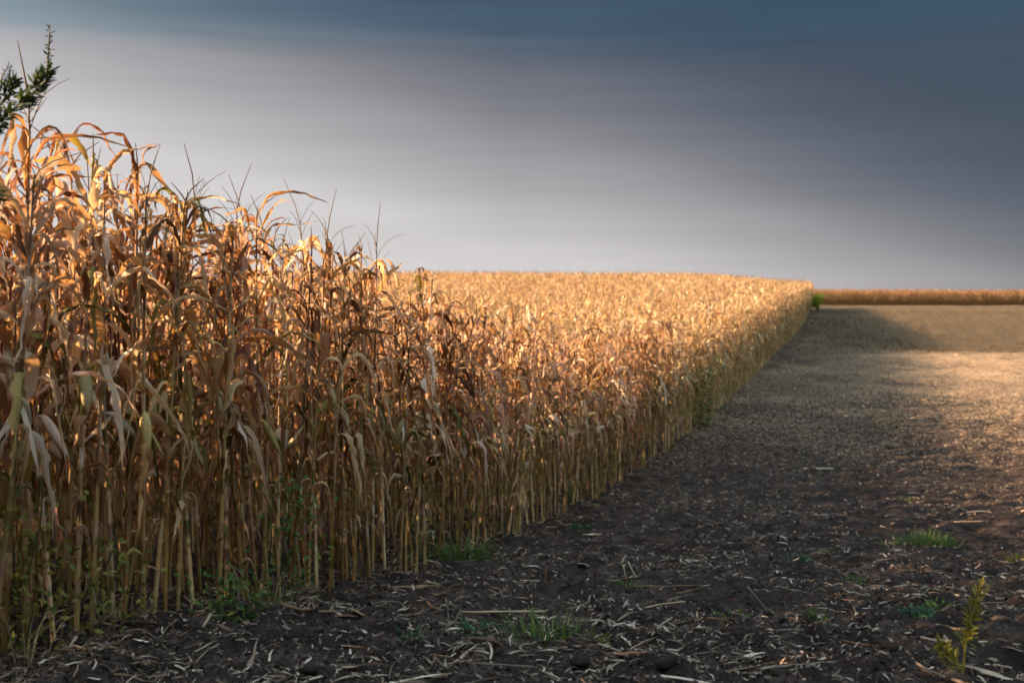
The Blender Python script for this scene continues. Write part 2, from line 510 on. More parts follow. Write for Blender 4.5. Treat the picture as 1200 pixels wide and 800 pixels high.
    if ta < 0.86:
        tm = MB()
        top = axis(H)
        L = rng.uniform(0.28, 0.46) if ta < 0.56 else rng.uniform(0.08, 0.16)
        lx, ly = rng.uniform(-0.14, 0.14), rng.uniform(-0.14, 0.14)
        sp = [top + np.array([lx * t * t, ly * t * t, L * t]) * 1.0 for t in (0, 0.3, 0.6, 1.0)]
        tm.tube(sp, [0.0045, 0.0036, 0.0036, 0.0016], 5, 0, 4)
        for k in range(rng.randint(3, 6) if L > 0.2 else rng.randint(1, 3)):
            a = rng.uniform(0, 2 * PI); s0 = rng.uniform(0.05, 0.4)
            bl = rng.uniform(0.10, 0.22) * (L / 0.32)
            o = sp[0] * (1 - s0) + sp[2] * s0
            th0 = rng.uniform(0.2, 0.55); th1 = th0 + rng.uniform(-0.3, 0.9)
            q = [o]
            for j in range(4):
                th = th0 + (th1 - th0) * j / 3
                q.append(q[-1] + np.array([math.sin(th) * math.cos(a), math.sin(th) * math.sin(a), math.cos(th)]) * bl / 4)
            tm.tube(q, [0.0018, 0.0022, 0.0022, 0.0018, 0.001], 4, 0, 4)
        parts.append(['tassel', None, tm, TASSEL])
        info['tassel'] = 'long' if L > 0.2 else 'short'
    return parts, info, H


N_PROTO = 26
PROTO = []          # for each: [(name, parent index, mesh)], info, height
JOINED = []         # the same plant as one mesh, for the mass of the field
for i in range(N_PROTO):
    rng = random.Random(100 + i)
    parts, info, H = maize_parts(rng)
    mats = [DRY, OLIVE, STALK, HUSK, TASSEL]
    whole = MB(); lst = []
    for nm, par, mb, mat in parts:
        lst.append((nm, par, mb.mesh('maize_' + nm, [mat])))
        whole.add(mb, mats.index(mat))
    PROTO.append((lst, info, H))
    JOINED.append(whole.mesh('maize_mass', mats))


# ------------------------------------------------------------------ scattering (only for what nobody could count)
def scatter(name, pts, rots, scales, idx, meshes, label, cat=None):
    """ONE object of kind stuff whose points carry copies of the given meshes"""
    n = len(pts)
    me = bpy.data.meshes.new(name)
    me.vertices.add(n)
    me.vertices.foreach_set('co', np.asarray(pts, np.float32).ravel())
    a = me.attributes.new('turn', 'FLOAT_VECTOR', 'POINT'); a.data.foreach_set('vector', np.asarray(rots, np.float32).ravel())
    sc = np.asarray(scales, np.float32)
    if sc.ndim == 1:
        sc = np.repeat(sc[:, None], 3, 1)
    a = me.attributes.new('size', 'FLOAT_VECTOR', 'POINT'); a.data.foreach_set('vector', sc.ravel())
    a = me.attributes.new('pick', 'INT', 'POINT'); a.data.foreach_set('value', np.asarray(idx, np.int32))
    ob = link(name, me)
    ng = bpy.data.node_groups.new(name + '_nodes', 'GeometryNodeTree')
    ng.interface.new_socket('Geometry', in_out='INPUT', socket_type='NodeSocketGeometry')
    ng.interface.new_socket('Geometry', in_out='OUTPUT', socket_type='NodeSocketGeometry')
    gi = ng.nodes.new('NodeGroupInput'); go = ng.nodes.new('NodeGroupOutput')
    iop = ng.nodes.new('GeometryNodeInstanceOnPoints')
    join = ng.nodes.new('GeometryNodeJoinGeometry')
    for k, m in enumerate(meshes):
        src = bpy.data.objects.new(name + '_source', m)
        oi = ng.nodes.new('GeometryNodeObjectInfo'); oi.inputs['Object'].default_value = src
        oi.inputs['As Instance'].default_value = False
        g2i = ng.nodes.new('GeometryNodeGeometryToInstance')
        ng.links.new(oi.outputs['Geometry'], g2i.inputs[0]); ng.links.new(g2i.outputs[0], join.inputs[0])

    def attr(nm, ty):
        q = ng.nodes.new('GeometryNodeInputNamedAttribute'); q.data_type = ty; q.inputs['Name'].default_value = nm
        return q.outputs['Attribute']
    ng.links.new(gi.outputs[0], iop.inputs['Points']); ng.links.new(join.outputs[0], iop.inputs['Instance'])
    iop.inputs['Pick Instance'].default_value = True
    ng.links.new(attr('pick', 'INT'), iop.inputs['Instance Index'])
    ng.links.new(attr('turn', 'FLOAT_VECTOR'), iop.inputs['Rotation'])
    ng.links.new(attr('size', 'FLOAT_VECTOR'), iop.inputs['Scale'])
    ng.links.new(iop.outputs[0], go.inputs[0])
    md = ob.modifiers.new('copies', 'NODES'); md.node_group = ng
    return tag(ob, label, cat, None, 'stuff')


# ------------------------------------------------------------------ the ground
def build_ground():
    ys = np.concatenate([np.linspace(-80, 1.6, 26), np.geomspace(1.8, 30, 430), np.geomspace(30, 170, 110)[1:], np.geomspace(170, 2500, 26)[1:]])
    tin = np.linspace(-1, 1, 560)
    tout = np.linspace(0, 1, 26)[1:] ** 2.2
    rows = []
    for y in ys:
        hw = 0.52 * max(y, 2.5) + 1.2
        far = 500 + 0.8 * abs(y)
        xs = np.concatenate([(-hw - tout * far)[::-1], tin * hw, hw + tout * far])
        rows.append(xs)
    X = np.array(rows); Y = np.repeat(ys[:, None], X.shape[1], 1)
    Z = land(X, Y) + fine(X, Y)
    nr, nc = X.shape
    me = bpy.data.meshes.new('ground')
    me.vertices.add(nr * nc)
    me.vertices.foreach_set('co', np.stack([X, Y, Z], -1).astype(np.float32).ravel())
    i = (np.arange(nr - 1)[:, None] * nc + np.arange(nc - 1)[None, :]).ravel()
    q = np.stack([i, i + 1, i + nc + 1, i + nc], 1).astype(np.int32)
    me.loops.add(q.size); me.loops.foreach_set('vertex_index', q.ravel())
    me.polygons.add(len(q)); me.polygons.foreach_set('loop_start', np.arange(len(q), dtype=np.int32) * 4)
    me.update(calc_edges=True)
    me.polygons.foreach_set('use_smooth', [True] * len(q))
    E = edge_x(np.clip(Y, -40, 160))
    off = X - E
    res = 0.26 + 0.48 * sstep(7, 27, Y) + 0.25 * sstep(22, 36, Y) * sstep(1.0, 7, off)  # last term painted paler where sun reaches past the maize
    weedy = sstep(40, 47, Y + 1.2 * vnoise(X / 3, Y / 4)) * sstep(0.3, 2.0, off)
    for nm, v in (('residue_and_sun', res), ('weedy', weedy)):
        a = me.attributes.new(nm, 'FLOAT', 'POINT'); a.data.foreach_set('value', v.astype(np.float32).ravel())
    me.materials.append(SOIL)
    o = link('ground', me)
    tag(o, 'dark worked soil of the harvested field beside the maize', None, None, 'structure')


build_ground()

# ------------------------------------------------------------------ maize: the nearest 300 plants one by one, the rest as a mass
ROW = 0.60


def row_points(k, y0, y1, step, rng):
    """positions along row K (0 is the front row), from distance Y0 to Y1"""
    out = []
    y = y0
    while y < y1:
        ex = float(edge_x(np.clip(y, -40, 160)))
        sl = float(edge_x(np.clip(y + 0.5, -40, 160))) - float(edge_x(np.clip(y - 0.5, -40, 160)))
        nl = math.hypot(1, sl)
        nx, ny = -1 / nl, sl / nl
        out.append((ex + nx * ROW * k + rng.uniform(-0.05, 0.05), y + ny * ROW * k + rng.uniform(-0.02, 0.02)))
        y += step * rng.uniform(0.75, 1.25) / nl
    return out


LIMIT = {0: 21.5, 1: 14.0, 2: 11.5}
rng = random.Random(7)
GROUP = 'dry maize plants along the edge of the field'
TONES = [('rust-brown', (0.66, 0.52, 0.44)), ('straw-coloured', (1.14, 1.12, 1.14)), ('tan', (0.98, 0.93, 0.93)), ('pinkish', (1.0, 0.84, 0.92)), ('ochre', (0.95, 0.85, 0.66)), ('umber', (0.42, 0.33, 0.30))]


def place_word(y):
    if y < 5.4: return 'beside dark bushy weed'
    if y < 6.7: return 'just past dark bushy weed'
    if y < 8.1: return 'over green bindweed'
    if y < 10.2: return 'just past green bindweed'
    if y < 12.5: return 'behind dark green grass tuft'
    if y < 16: return 'past dark green grass tuft'
    if y < 20: return 'approaching distant green weeds'
    return 'near distant green weeds'


count = 0
first_of = {}
used_labels = {}
for k in (0, 1, 2):
    for x, y in row_points(k, 3.1 + 0.25 * k, LIMIT[k], (0.130, 0.140, 0.150)[k], rng):
        pi = rng.randrange(N_PROTO)
        lst, info, H = PROTO[pi]
        root = empty('maize_plant', (x, y, float(land(x, y)) - 0.01))
        sc = rng.uniform(0.97, 1.10) * (1.0 if y < 5.6 else 1.05 if y < 9 else 1.03)
        ax, ay = rng.gauss(0, 0.035), rng.gauss(0, 0.035)
        if rng.random() < 0.06:
            ay += rng.choice((-1, 1)) * rng.uniform(0.08, 0.3)
        if y < 12 and k > 0:
            sc *= 1.03
        slim = 1.0 if y < 7 else 0.88 if y < 11 else 0.80
        root.scale = (sc * slim * rng.uniform(0.95, 1.08), sc * slim * rng.uniform(0.95, 1.08), sc)
        root.rotation_euler = (ax, ay, rng.uniform(0, 2 * PI))
        # lean as seen from the track: the plant's top drifts along the world x axis
        import mathutils
        up = root.rotation_euler.to_matrix() @ mathutils.Vector((0, 0, 1))
        tw, tc = rng.choices(TONES, (3, 4, 4, 3, 3, 1.2))[0]
        made = []
        for nm, par, me in lst:
            key = (pi, len(made))
            if key in first_of:
                o = first_of[key].copy(); COL.objects.link(o)
            else:
                o = link(nm, me); first_of[key] = o
            o.parent = root if par is None else made[par]
            j = rng.uniform(0.72, 1.15)
            o.color = (tc[0] * j, tc[1] * j, tc[2] * j, 1)
            made.append(o)
            o.color = (o.color[0] * 0.93, o.color[1] * 0.91, o.color[2] * 0.97, 1)
        lw = 'leaning right' if up.x > 0.045 else 'leaning left' if up.x < -0.045 else 'upright'
        ew = {'none': 'without ear', 'hang': 'with hanging ear', 'up': 'with raised ear', 'jut': 'with jutting ear'}[info['ear']]
        tw2 = {'none': 'topless', 'long': 'long-tasselled', 'short': 'short-tasselled'}[info['tassel']]
        rw = ('front row', 'second row', 'third row')[k]
        lab = f'{lw} {tw} {tw2} maize {ew}, {rw} {place_word(y)}'
        tag(root, lab, 'maize plant', GROUP)
        count += 1
print('individual maize plants', count)

rng = random.Random(21)
pts = []; rots = []; scl = []; idx = []
for k in range(0, 106):
    y0 = LIMIT.get(k, 2.6) if k < 3 else 2.2 - 0.0 * k
    stp = 0.118 if k < 16 else 0.145 if k < 40 else 0.20
    for x, y in row_points(k, y0, 112 - 0.17 * k, stp, rng):
        if y > 118 or x < -62 or (x < -0.75 * y - 9):
            continue
        pts.append((x, y, 0)); rots.append((rng.gauss(0, 0.04), rng.gauss(0, 0.04), rng.uniform(0, 2 * PI)))
        s = rng.uniform(0.92, 1.12)
        scl.append((s * 0.72, s * 0.72, s)); idx.append(rng.randrange(N_PROTO))
pts = np.array(pts); pts[:, 2] = land(pts[:, 0], pts[:, 1]) - 0.01
scatter('maize_field', pts, rots, scl, idx, JOINED, 'sunlit sea of dry maize rolling up to the skyline behind the front rows')
print('mass of maize', len(pts))

pts = []; rots = []; scl = []; idx = []
for r_ in range(44):
    yy = 150 + r_ * 0.9
    x = 30.0
    while x < 150:
        x += rng.uniform(0.16, 0.34)
        pts.append((x, yy + rng.uniform(-0.1, 0.1) + 0.02 * (x - 60), 0)); rots.append((rng.gauss(0, 0.04), rng.gauss(0, 0.04), rng.uniform(0, 2 * PI)))
        s = rng.uniform(0.86, 1.02); scl.append((s * 1.3, s * 1.2, s)); idx.append(rng.randrange(N_PROTO))
pts = np.array(pts); pts[:, 2] = land(pts[:, 0], pts[:, 1])
scatter('distant_maize_field', pts, rots, scl, idx, JOINED, 'low orange strip of another maize field along the skyline beyond the stubble').color = (0.68, 0.57, 0.52, 1)

# ------------------------------------------------------------------ litter of straw and clods
def straw_mesh(rng, kind):
    mb = MB()
    if kind == 'strip':
        L = rng.uniform(0.07, 0.20)
        p = []
        ribbon(mb, (-L / 2, 0, 0.006), rng.uniform(-0.3, 0.3), L, rng.uniform(0.008, 0.022), PI / 2 - rng.uniform(0, 0.25), PI / 2 + rng.uniform(0, 0.25), 0.5, rng, segs=6, curl=rng.uniform(0.2, 0.9), twist=rng.uniform(-2, 2), wander=0.9)
    elif kind == 'stem':
        L = rng.uniform(0.08, 0.24); r = rng.uniform(0.003, 0.007); b = rng.uniform(-0.03, 0.03)
        mb.tube([(-L / 2, 0, 0.004), (-L / 6, b, 0.008), (L / 6, b * 0.9, 0.008), (L / 2, 0, 0.004)], [r, r * 0.95, r * 1.05, r * 0.9], 5, 0, 2, cap=True)
    else:
        L = rng.uniform(0.015, 0.05)
        ribbon(mb, (-L / 2, 0, 0.004), 0, L, rng.uniform(0.006, 0.016), PI / 2 - 0.2, PI / 2 + 0.3, 0.5, rng, segs=3, curl=rng.uniform(0.1, 0.8), twist=rng.uniform(-1, 1), wander=0.5)
    return mb.mesh('straw_' + kind, [CRUMB if kind == 'chip' else STRAW])


rs = random.Random(33)
CHIPS = [straw_mesh(rs, 'chip') for _ in range(6)]
STRIPS = [straw_mesh(rs, 'strip') for _ in range(10)] + [straw_mesh(rs, 'stem') for _ in range(5)]


def spread(n, y0, y1, rng, power=1.0):
    """points over the visible wedge of bare ground, denser nearby"""
    u = rng.rand(n)
    y = y0 * (y1 / y0) ** (u ** power)
    x = (rng.rand(n) * 2 - 1) * (0.50 * y + 1.0)
    e = edge_x(y)
    ok = x > e - 1.3
    x, y = x[ok], y[ok]
    return x, y


def lay(name, n, y0, y1, meshes, label, seed, tilt=0.25, smin=0.7, smax=1.3, clump=0.0, sink=0.0, power=1.0, far=0.0):
    g = np.random.RandomState(seed)
    x, y = spread(n, y0, y1, g, power)
    if clump:
        keep = g.rand(len(x)) < np.clip(0.5 + clump * (vnoise(x / 0.8 + seed, y / 0.9) + 0.6 * vnoise(x / 0.25, y / 0.25 + seed)), 0.03, 1)
        x, y = x[keep], y[keep]
    z = land(x, y) + fine(x, y) - sink
    rot = np.stack([g.randn(len(x)) * tilt, g.randn(len(x)) * tilt, g.rand(len(x)) * 2 * PI], 1)
    s = g.uniform(smin, smax, len(x)) * (1 + far * np.clip(y - 10, 0, 30) / 30)
    return scatter(name, np.stack([x, y, z], 1), rot, s, g.randint(0, len(meshes), len(x)), meshes, label)


lay('straw_chaff', 100000, 3.2, 46, CHIPS, 'pale chaff and leaf crumbs sprinkled over the dark soil', 1, tilt=0.5, smin=0.3, smax=1.4, clump=0.8, far=0.9)
lay('straw_litter', 56000, 3.2, 46, STRIPS, 'dry straw and torn maize leaves strewn over the dark soil', 2, tilt=0.25, smin=0.2, smax=0.9, clump=1.6, far=0.8, power=1.15)


def stubble_mesh(seed):
    r = random.Random(seed); mb = MB()
    for _ in range(9):
        a = r.uniform(0, 2 * PI); d = r.uniform(0, 0.10)
        ribbon(mb, (d * math.cos(a), d * math.sin(a), -0.01), r.uniform(0, 6.28), r.uniform(0.10, 0.26), 0.014, r.uniform(0.05, 0.5), r.uniform(0.6, 1.6), 0.6, r, segs=3, curl=0.3, wander=0.3)
    return mb.mesh('stubble', [DEADWEED])


g_ = np.random.RandomState(8)
x = 8 + 62 * g_.rand(30000); y = 40 + 58 * g_.rand(30000)
e_ = edge_x(y)
ok = (x > e_ + 0.2) & (x < 0.55 * y + 6) & (g_.rand(30000) < np.clip((y - 42) / 5, 0, 1)) & (g_.rand(30000) < 0.65 + 0.35 * vnoise(x / 3.2, y / 4.6))
x, y = x[ok], y[ok]
scatter('stubble', np.stack([x, y, land(x, y)], 1), np.stack([0 * x, 0 * x, g_.rand(len(x)) * 6.28], 1), g_.uniform(0.4, 0.85, len(x)), g_.randint(0, 6, len(x)),
        [stubble_mesh(k) for k in range(6)], 'short brown stubble and dead weeds covering the far end of the bare field')


g_ = np.random.RandomState(12)
y = 3.6 * (30 / 3.6) ** g_.rand(5000); x = edge_x(y) + g_.normal(-0.25, 0.5, 5000)
scatter('leaf_litter', np.stack([x, y, land(x, y) + fine(x, y) + 0.004], 1), np.stack([g_.randn(5000) * 0.3, g_.randn(5000) * 0.3, g_.rand(5000) * 6.28], 1),
        g_.uniform(0.4, 1.2, 5000), g_.randint(0, len(STRIPS), 5000), STRIPS, 'fallen leaf scraps piled along the foot of the standing maize').color = (0.75, 0.66, 0.56, 1)


def clod_mesh(seed):
    r = random.Random(seed); mb = MB(); mb.blob((0, 0, 0), 1.0, r)
    return mb.mesh('clod', [CLOD])


CLODS = [clod_mesh(k) for k in range(8)]
lay('soil_crumbs', 22000, 3.2, 26, CLODS, 'small dark soil crumbs covering the worked ground', 3, tilt=1.5, smin=0.006, smax=0.024, clump=0.4, far=1.5)

# ------------------------------------------------------------------ pieces of stalk and larger clods lying on the soil, one by one
PIECES = []


def near_word(x, y):
    best = min(((math.hypot((x - a) * 1.0, (y - b) * 0.7), w) for a, b, w in LANDMARKS), key=lambda t: t[0])
    e = float(edge_x(y))
    if x - e < 0.7:
        return 'at the maize foot' + (' near ' + best[1] if best[0] < 2.0 else '')
    if best[0] < 0.45:
        return 'right beside ' + best[1]
    if best[0] < 1.3:
        return 'near ' + best[1]
    return 'on bare soil ' + ('towards ' if best[0] > 2.5 else 'away from ') + best[1]


WEEDS = {
    'yellow': (1128, 806), 'bright': (1088, 645), 'blue': (1078, 733), 'small': (856, 736), 'mid': (642, 752),
    'foot': (542, 662), 'dull': (978, 648), 'faint': (682, 618), 'upper': (972, 550),
}
WP = {k: at_ground(*v) for k, v in WEEDS.items()}
LANDMARKS = [
    (*WP['yellow'], 'the tall yellow-green weed'), (*WP['bright'], 'the bright green grass'), (*WP['blue'], 'the blue-green seedlings'),
    (*WP['small'], 'the small round weed'), (*WP['mid'], 'the tangled green tuft'), (*WP['foot'], 'the dark green tuft'),
    (*WP['dull'], 'the dull green tuft'), (*WP['upper'], 'the farthest green tuft'),
]


def stalk_piece(seed, L, r, bend):
    g = random.Random(seed); mb = MB()
    n = 7
    pts = []
    for i in range(n):
        t = i / (n - 1)
        pts.append(((t - 0.5) * L, bend * math.sin(t * PI) + g.uniform(-0.004, 0.004), r * 0.9 + g.uniform(-0.002, 0.002)))
    rad = [r * (1 - 0.3 * i / (n - 1)) * (1.2 if i in (2, 5) else 1.0) for i in range(n)]
    mb.tube(pts, rad, 7, 0, 2, cap=True)
    return mb


def leaf_piece(seed, L, w):
    g = random.Random(seed); mb = MB()
    ribbon(mb, (-L / 2, 0, 0.012), 0, L, w, PI / 2 - g.uniform(0.05, 0.3), PI / 2 + g.uniform(0.05, 0.3), 0.5, g, segs=8, curl=g.uniform(0.2, 0.9), twist=g.uniform(-1.5, 1.5), wander=0.8)
    return mb


STALK_MESH = []
for k in range(8):
    bend = (0, 0.03, -0.05, 0.0, 0.06, -0.02, 0.0, 0.08)[k]
    STALK_MESH.append((stalk_piece(k, 0.22 + 0.05 * k, 0.007 + 0.0008 * (k % 4), bend).mesh('stalk_piece', [STRAW]), 'bent' if abs(bend) > 0.04 else 'straight'))
LEAF_MESH = [(leaf_piece(k, 0.18 + 0.04 * k, 0.025 + 0.004 * k).mesh('leaf_piece', [STRAW]), 'curled') for k in range(8)]
TINTS = [('bleached', (1.5, 1.5, 1.5)), ('grey', (0.85, 0.88, 0.92)), ('brown', (0.62, 0.5, 0.4)), ('straw-coloured', (1.25, 1.15, 0.9)), ('reddish', (0.85, 0.52, 0.42))]


def put_piece(x, y, rz, kind, k, tint, scale=1.0, tilt=0.0, up=False):
    me, form = (STALK_MESH if kind == 'stalk' else LEAF_MESH)[k % 8]
    o = link('broken_stalk' if kind == 'stalk' else 'torn_leaf', me)
    o.location = (x, y, gz(x, y) + 0.006 + (0.06 * scale if up else 0))
    o.rotation_euler = (tilt * 0.3, tilt, rz); o.scale = (scale,) * 3
    tw, tc = TINTS[tint]
    o.color = (*tc, 1)
    if kind == 'stalk':
        lab = f'{tw} {form} maize stalk piece {"sticking up" if up else "lying"} {near_word(x, y)}'
    else:
        lab = f'{tw} curled torn maize leaf lying {near_word(x, y)}'
    w = lab.split()
    tag(o, ' '.join(w[:16]), 'straw', 'broken maize straw lying on the soil')


# the pieces that catch the eye in the photograph
for px, py, ang, kind, k, tint, sc, tilt in [
    (432, 746, -14, 'stalk', 4, 0, 0.9, 0.02), (642, 770, 2, 'stalk', 3, 0, 0.75, 0.0), (358, 740, -20, 'stalk', 2, 3, 1.0, 0.05),
    (590, 727, 2, 'stalk', 6, 3, 0.9, 0.0), (545, 668, 22, 'stalk', 0, 0, 1.0, 0.0), (780, 700, 5, 'stalk', 5, 3, 1.1, 0.0),
    (905, 700, 40, 'stalk', 5, 1, 0.8, -0.2), (850, 648, -4, 'stalk', 7, 1, 1.1, 0.0), (930, 780, 15, 'stalk', 6, 1, 0.9, 0.0),
    (700, 625, 14, 'stalk', 2, 3, 1.0, 0.0), (748, 770, 50, 'stalk', 1, 0, 0.8, -0.2), (545, 775, 55, 'leaf', 3, 0, 0.8, -0.3),
    (432, 795, 0, 'leaf', 4, 0, 0.7, 0.0), (300, 790, 70, 'leaf', 5, 0, 0.8, -0.6), (1010, 720, 8, 'stalk', 4, 1, 1.0, 0.0),
    (1120, 770, -12, 'stalk', 2, 0, 0.9, 0.0), (960, 552, 4, 'stalk', 6, 0, 1.0, 0.0), (900, 556, -3, 'stalk', 7, 1, 1.1, 0.0),
    (700, 745, -10, 'stalk', 4, 3, 1.0, 0.0), (460, 690, 10, 'stalk', 5, 3, 1.0, 0.0), (350, 715, 5, 'stalk', 7, 1, 1.0, 0.0),
    (1150, 600, 6, 'leaf', 6, 0, 0.9, 0.0), (1090, 715, 12, 'leaf', 2, 0, 0.9, 0.0), (870, 790, 15, 'leaf', 7, 3, 0.8, 0.0),
]:
    x, y = at_ground(px, py)
    put_piece(x, y, R(ang), kind, k, tint, sc, tilt)
for px, py, k, tint, lean in [(733, 690, 0, 3, 1.35), (742, 684, 1, 3, 1.1), (696, 700, 1, 4, 1.5), (524, 722, 0, 0, 1.4), (893, 722, 3, 1, 0.9), (470, 640, 2, 3, 1.4), (640, 690, 0, 4, 1.3)]:
    x, y = at_ground(px, py)
    put_piece(x, y, random.uniform(0, 6.28), 'stalk', k, tint, 0.75, -lean, True)
g = random.Random(77)
n = 0
while n < 150:
    y = 3.9 * (15 / 3.9) ** g.random()
    x = (g.random() * 2 - 1) * 0.47 * y
    if x < float(edge_x(y)) + 0.1 - (0.25 if g.random() < 0.3 else 0):
        continue
    kind = 'stalk' if g.random() < 0.55 else 'leaf'
    put_piece(x, y, g.gauss(0, 0.6) if g.random() < 0.6 else g.uniform(0, 6.28), kind, g.randrange(8), g.randrange(5), g.uniform(0.4, 0.8), g.gauss(0, 0.06))
    n += 1

n = 0
while n < 70:
    y = 3.9 * (11 / 3.9) ** g.random()
    x = (g.random() * 2 - 1) * 0.47 * y
    if x < float(edge_x(y)) - 0.2:
        continue
    o = link('soil_clod', CLODS[g.randrange(8)])
    s = g.uniform(0.025, 0.06)
    o.scale = (s * g.uniform(0.9, 1.5), s, s * g.uniform(0.6, 0.9))
    o.rotation_euler = (g.uniform(-0.4, 0.4), g.uniform(-0.4, 0.4), g.uniform(0, 6.28))
    o.location = (x, y, gz(x, y) + s * 0.1)
    sz = 'fist-sized' if s > 0.045 else 'egg-sized' if s > 0.034 else 'walnut-sized'
    tag(o, f'{sz} dark soil clod lying {near_word(x, y)}', 'clod', 'dark clods on the worked soil')
    n += 1


# ------------------------------------------------------------------ weeds
def small_leaf(mb, o, d, L, W, rng):
    d = np.array(d, float); d /= np.linalg.norm(d) + 1e-9
    s = np.cross(d, np.array([rng.uniform(-1, 1), rng.uniform(-1, 1), rng.uniform(0.2, 1)])); s /= np.linalg.norm(s) + 1e-9
    nn = np.cross(s, d)
    o = np.array(o, float)
    rows = []
    for t, w in ((0, 0.15), (0.3, 0.9), (0.6, 0.8), (1, 0.05)):
        c = o + d * L * t - nn * L * 0.18 * t * t
        rows.append([c - s * W * w * 0.5, c + s * W * w * 0.5])
    mb.grid(rows, ([0, 1], [0, 0.3, 0.6, 1]))


def bushy(mb, path, n, L, W, rng, spread_r=0.03):
    path = [np.array(p, float) for p in path]
    for _ in range(n):
        t = rng.random() ** 0.9 * (len(path) - 1)
        i = min(int(t), len(path) - 2); f = t - i
        o = path[i] * (1 - f) + path[i + 1] * f
        ax = path[i + 1] - path[i]; ax /= np.linalg.norm(ax)
        k = 1 - 0.6 * t / (len(path) - 1)
        d = np.array([rng.gauss(0, 1), rng.gauss(0, 1), rng.gauss(0, 1)]); d = d / np.linalg.norm(d) + ax * 0.9
        o = o + d * spread_r * k * rng.random()
        small_leaf(mb, o, d, L * rng.uniform(0.6, 1.3) * (0.45 + 0.55 * k), W * rng.uniform(0.7, 1.2) * (0.5 + 0.5 * k), rng)


# tall dark bushy weed growing at the corner of the field
wy = 4.45
S = wy / F


def wpt(px, py, dy=0.0):
    return ((px - 600) * S, wy + dy, CAM_Z - (py - EYE) * S)


wx = (-70 - 600) * S
wz = float(land(wx, wy))
root = empty('tall_weed', (wx, wy, wz))
tag(root, 'dark green bushy weed with spiky upright tips standing before the tall maize', 'weed')
loc = lambda p: (p[0] - wx, p[1] - wy, p[2] - wz)
rw = random.Random(5)
stem = [loc((wx, wy, wz - 0.03)), loc(wpt(-66, 560)), loc(wpt(-72, 330)), loc(wpt(-52, 190)), loc(wpt(-40, 90))]
mb = MB(); mb.tube(stem, [0.012, 0.010, 0.008, 0.006, 0.003], 6)
link('stem', mb.mesh('weed_stem', [WEEDSTEM]), root)
for path, nl, L in [
    ([wpt(-55, 205), wpt(-12, 160, -0.05), wpt(24, 132, -0.05), wpt(48, 108, -0.03), wpt(60, 88, -0.02)], 380, 0.050),
    ([wpt(-60, 215), wpt(-30, 165, 0.03), wpt(-8, 130, 0.03), wpt(8, 112, 0.03), wpt(14, 98, 0.02)], 190, 0.045),
    ([wpt(-66, 300), wpt(-35, 262, -0.06), wpt(-10, 240, -0.07), wpt(6, 226, -0.07)], 150, 0.06),
    ([wpt(-50, 180), wpt(-45, 120), wpt(-38, 60), wpt(-34, 20)], 200, 0.045),
    ([wpt(-68, 400), wpt(-40, 350, 0.05), wpt(-16, 320, 0.05)], 120, 0.055),
]:
    m1 = MB(); m1.tube([loc(p) for p in path], list(np.linspace(0.006, 0.0025, len(path))), 5)
    b = link('branch', m1.mesh('weed_branch', [WEEDSTEM]), root)
    m2 = MB(); bushy(m2, [loc(p) for p in path], nl, L, 0.016, rw, 0.045)
    link('foliage', m2.mesh('weed_foliage', [DARKWEED]), b)
for path, nl in [([wpt(60, 92, -0.02), wpt(61, 70, -0.02), wpt(62, 50, -0.02), wpt(63, 32, -0.02)], 60), ([wpt(14, 100, 0.02), wpt(10, 92, 0.02), wpt(12, 78, 0.02)], 25),
                 ([wpt(2, 108, 0.0), wpt(4, 92, 0.0), wpt(12, 78, 0.0)], 10)]:
    m1 = MB(); m1.tube([loc(p) for p in path], list(np.linspace(0.0055, 0.0015, len(path))), 5)
    b = link('spike', m1.mesh('weed_spike', [WEEDSTEM]), root)
    m2 = MB(); bushy(m2, [loc(p) for p in path], nl, 0.022, 0.007, rw, 0.012)
    link('foliage', m2.mesh('weed_foliage', [DARKWEED]), b)


def tuft(name, key, label, mat, n, h, spread_r, w, seed, cat='grass tuft', flat=0.5):
    g = random.Random(seed); mb = MB()
    x, y = WP[key] if isinstance(key, str) else key
    for _ in range(n):
        a = g.uniform(0, 2 * PI); r = spread_r * math.sqrt(g.random())
        ribbon(mb, (r * math.cos(a), r * math.sin(a), -0.01), a + g.uniform(-0.8, 0.8), h * g.uniform(0.5, 1.3), w * g.uniform(0.6, 1.2), g.uniform(0.05, 0.6), g.uniform(0.7, 1.2 + flat), 0.6, g, segs=5, curl=0.3, twist=g.uniform(-0.5, 0.5), wave=0.05, wander=0.4)
    o = link(name, mb.mesh(name, [mat]))
    o.location = (x, y, gz(x, y))
    return tag(o, label, cat)


def rosette(name, key, label, mat, n, L, W, spread_r, seed, h=0.03):
    g = random.Random(seed); mb = MB()
    x, y = WP[key] if isinstance(key, str) else key
    for _ in range(n):
        a = g.uniform(0, 2 * PI); r = spread_r * math.sqrt(g.random())
        small_leaf(mb, (r * math.cos(a), r * math.sin(a), g.uniform(0, h)), (math.cos(a) * g.uniform(0.3, 1), math.sin(a) * g.uniform(0.3, 1), g.uniform(0.2, 1.0)), L * g.uniform(0.6, 1.2), W * g.uniform(0.7, 1.2), g)
    o = link(name, mb.mesh(name, [mat])); o.location = (x, y, gz(x, y))
    return tag(o, label, 'weed')


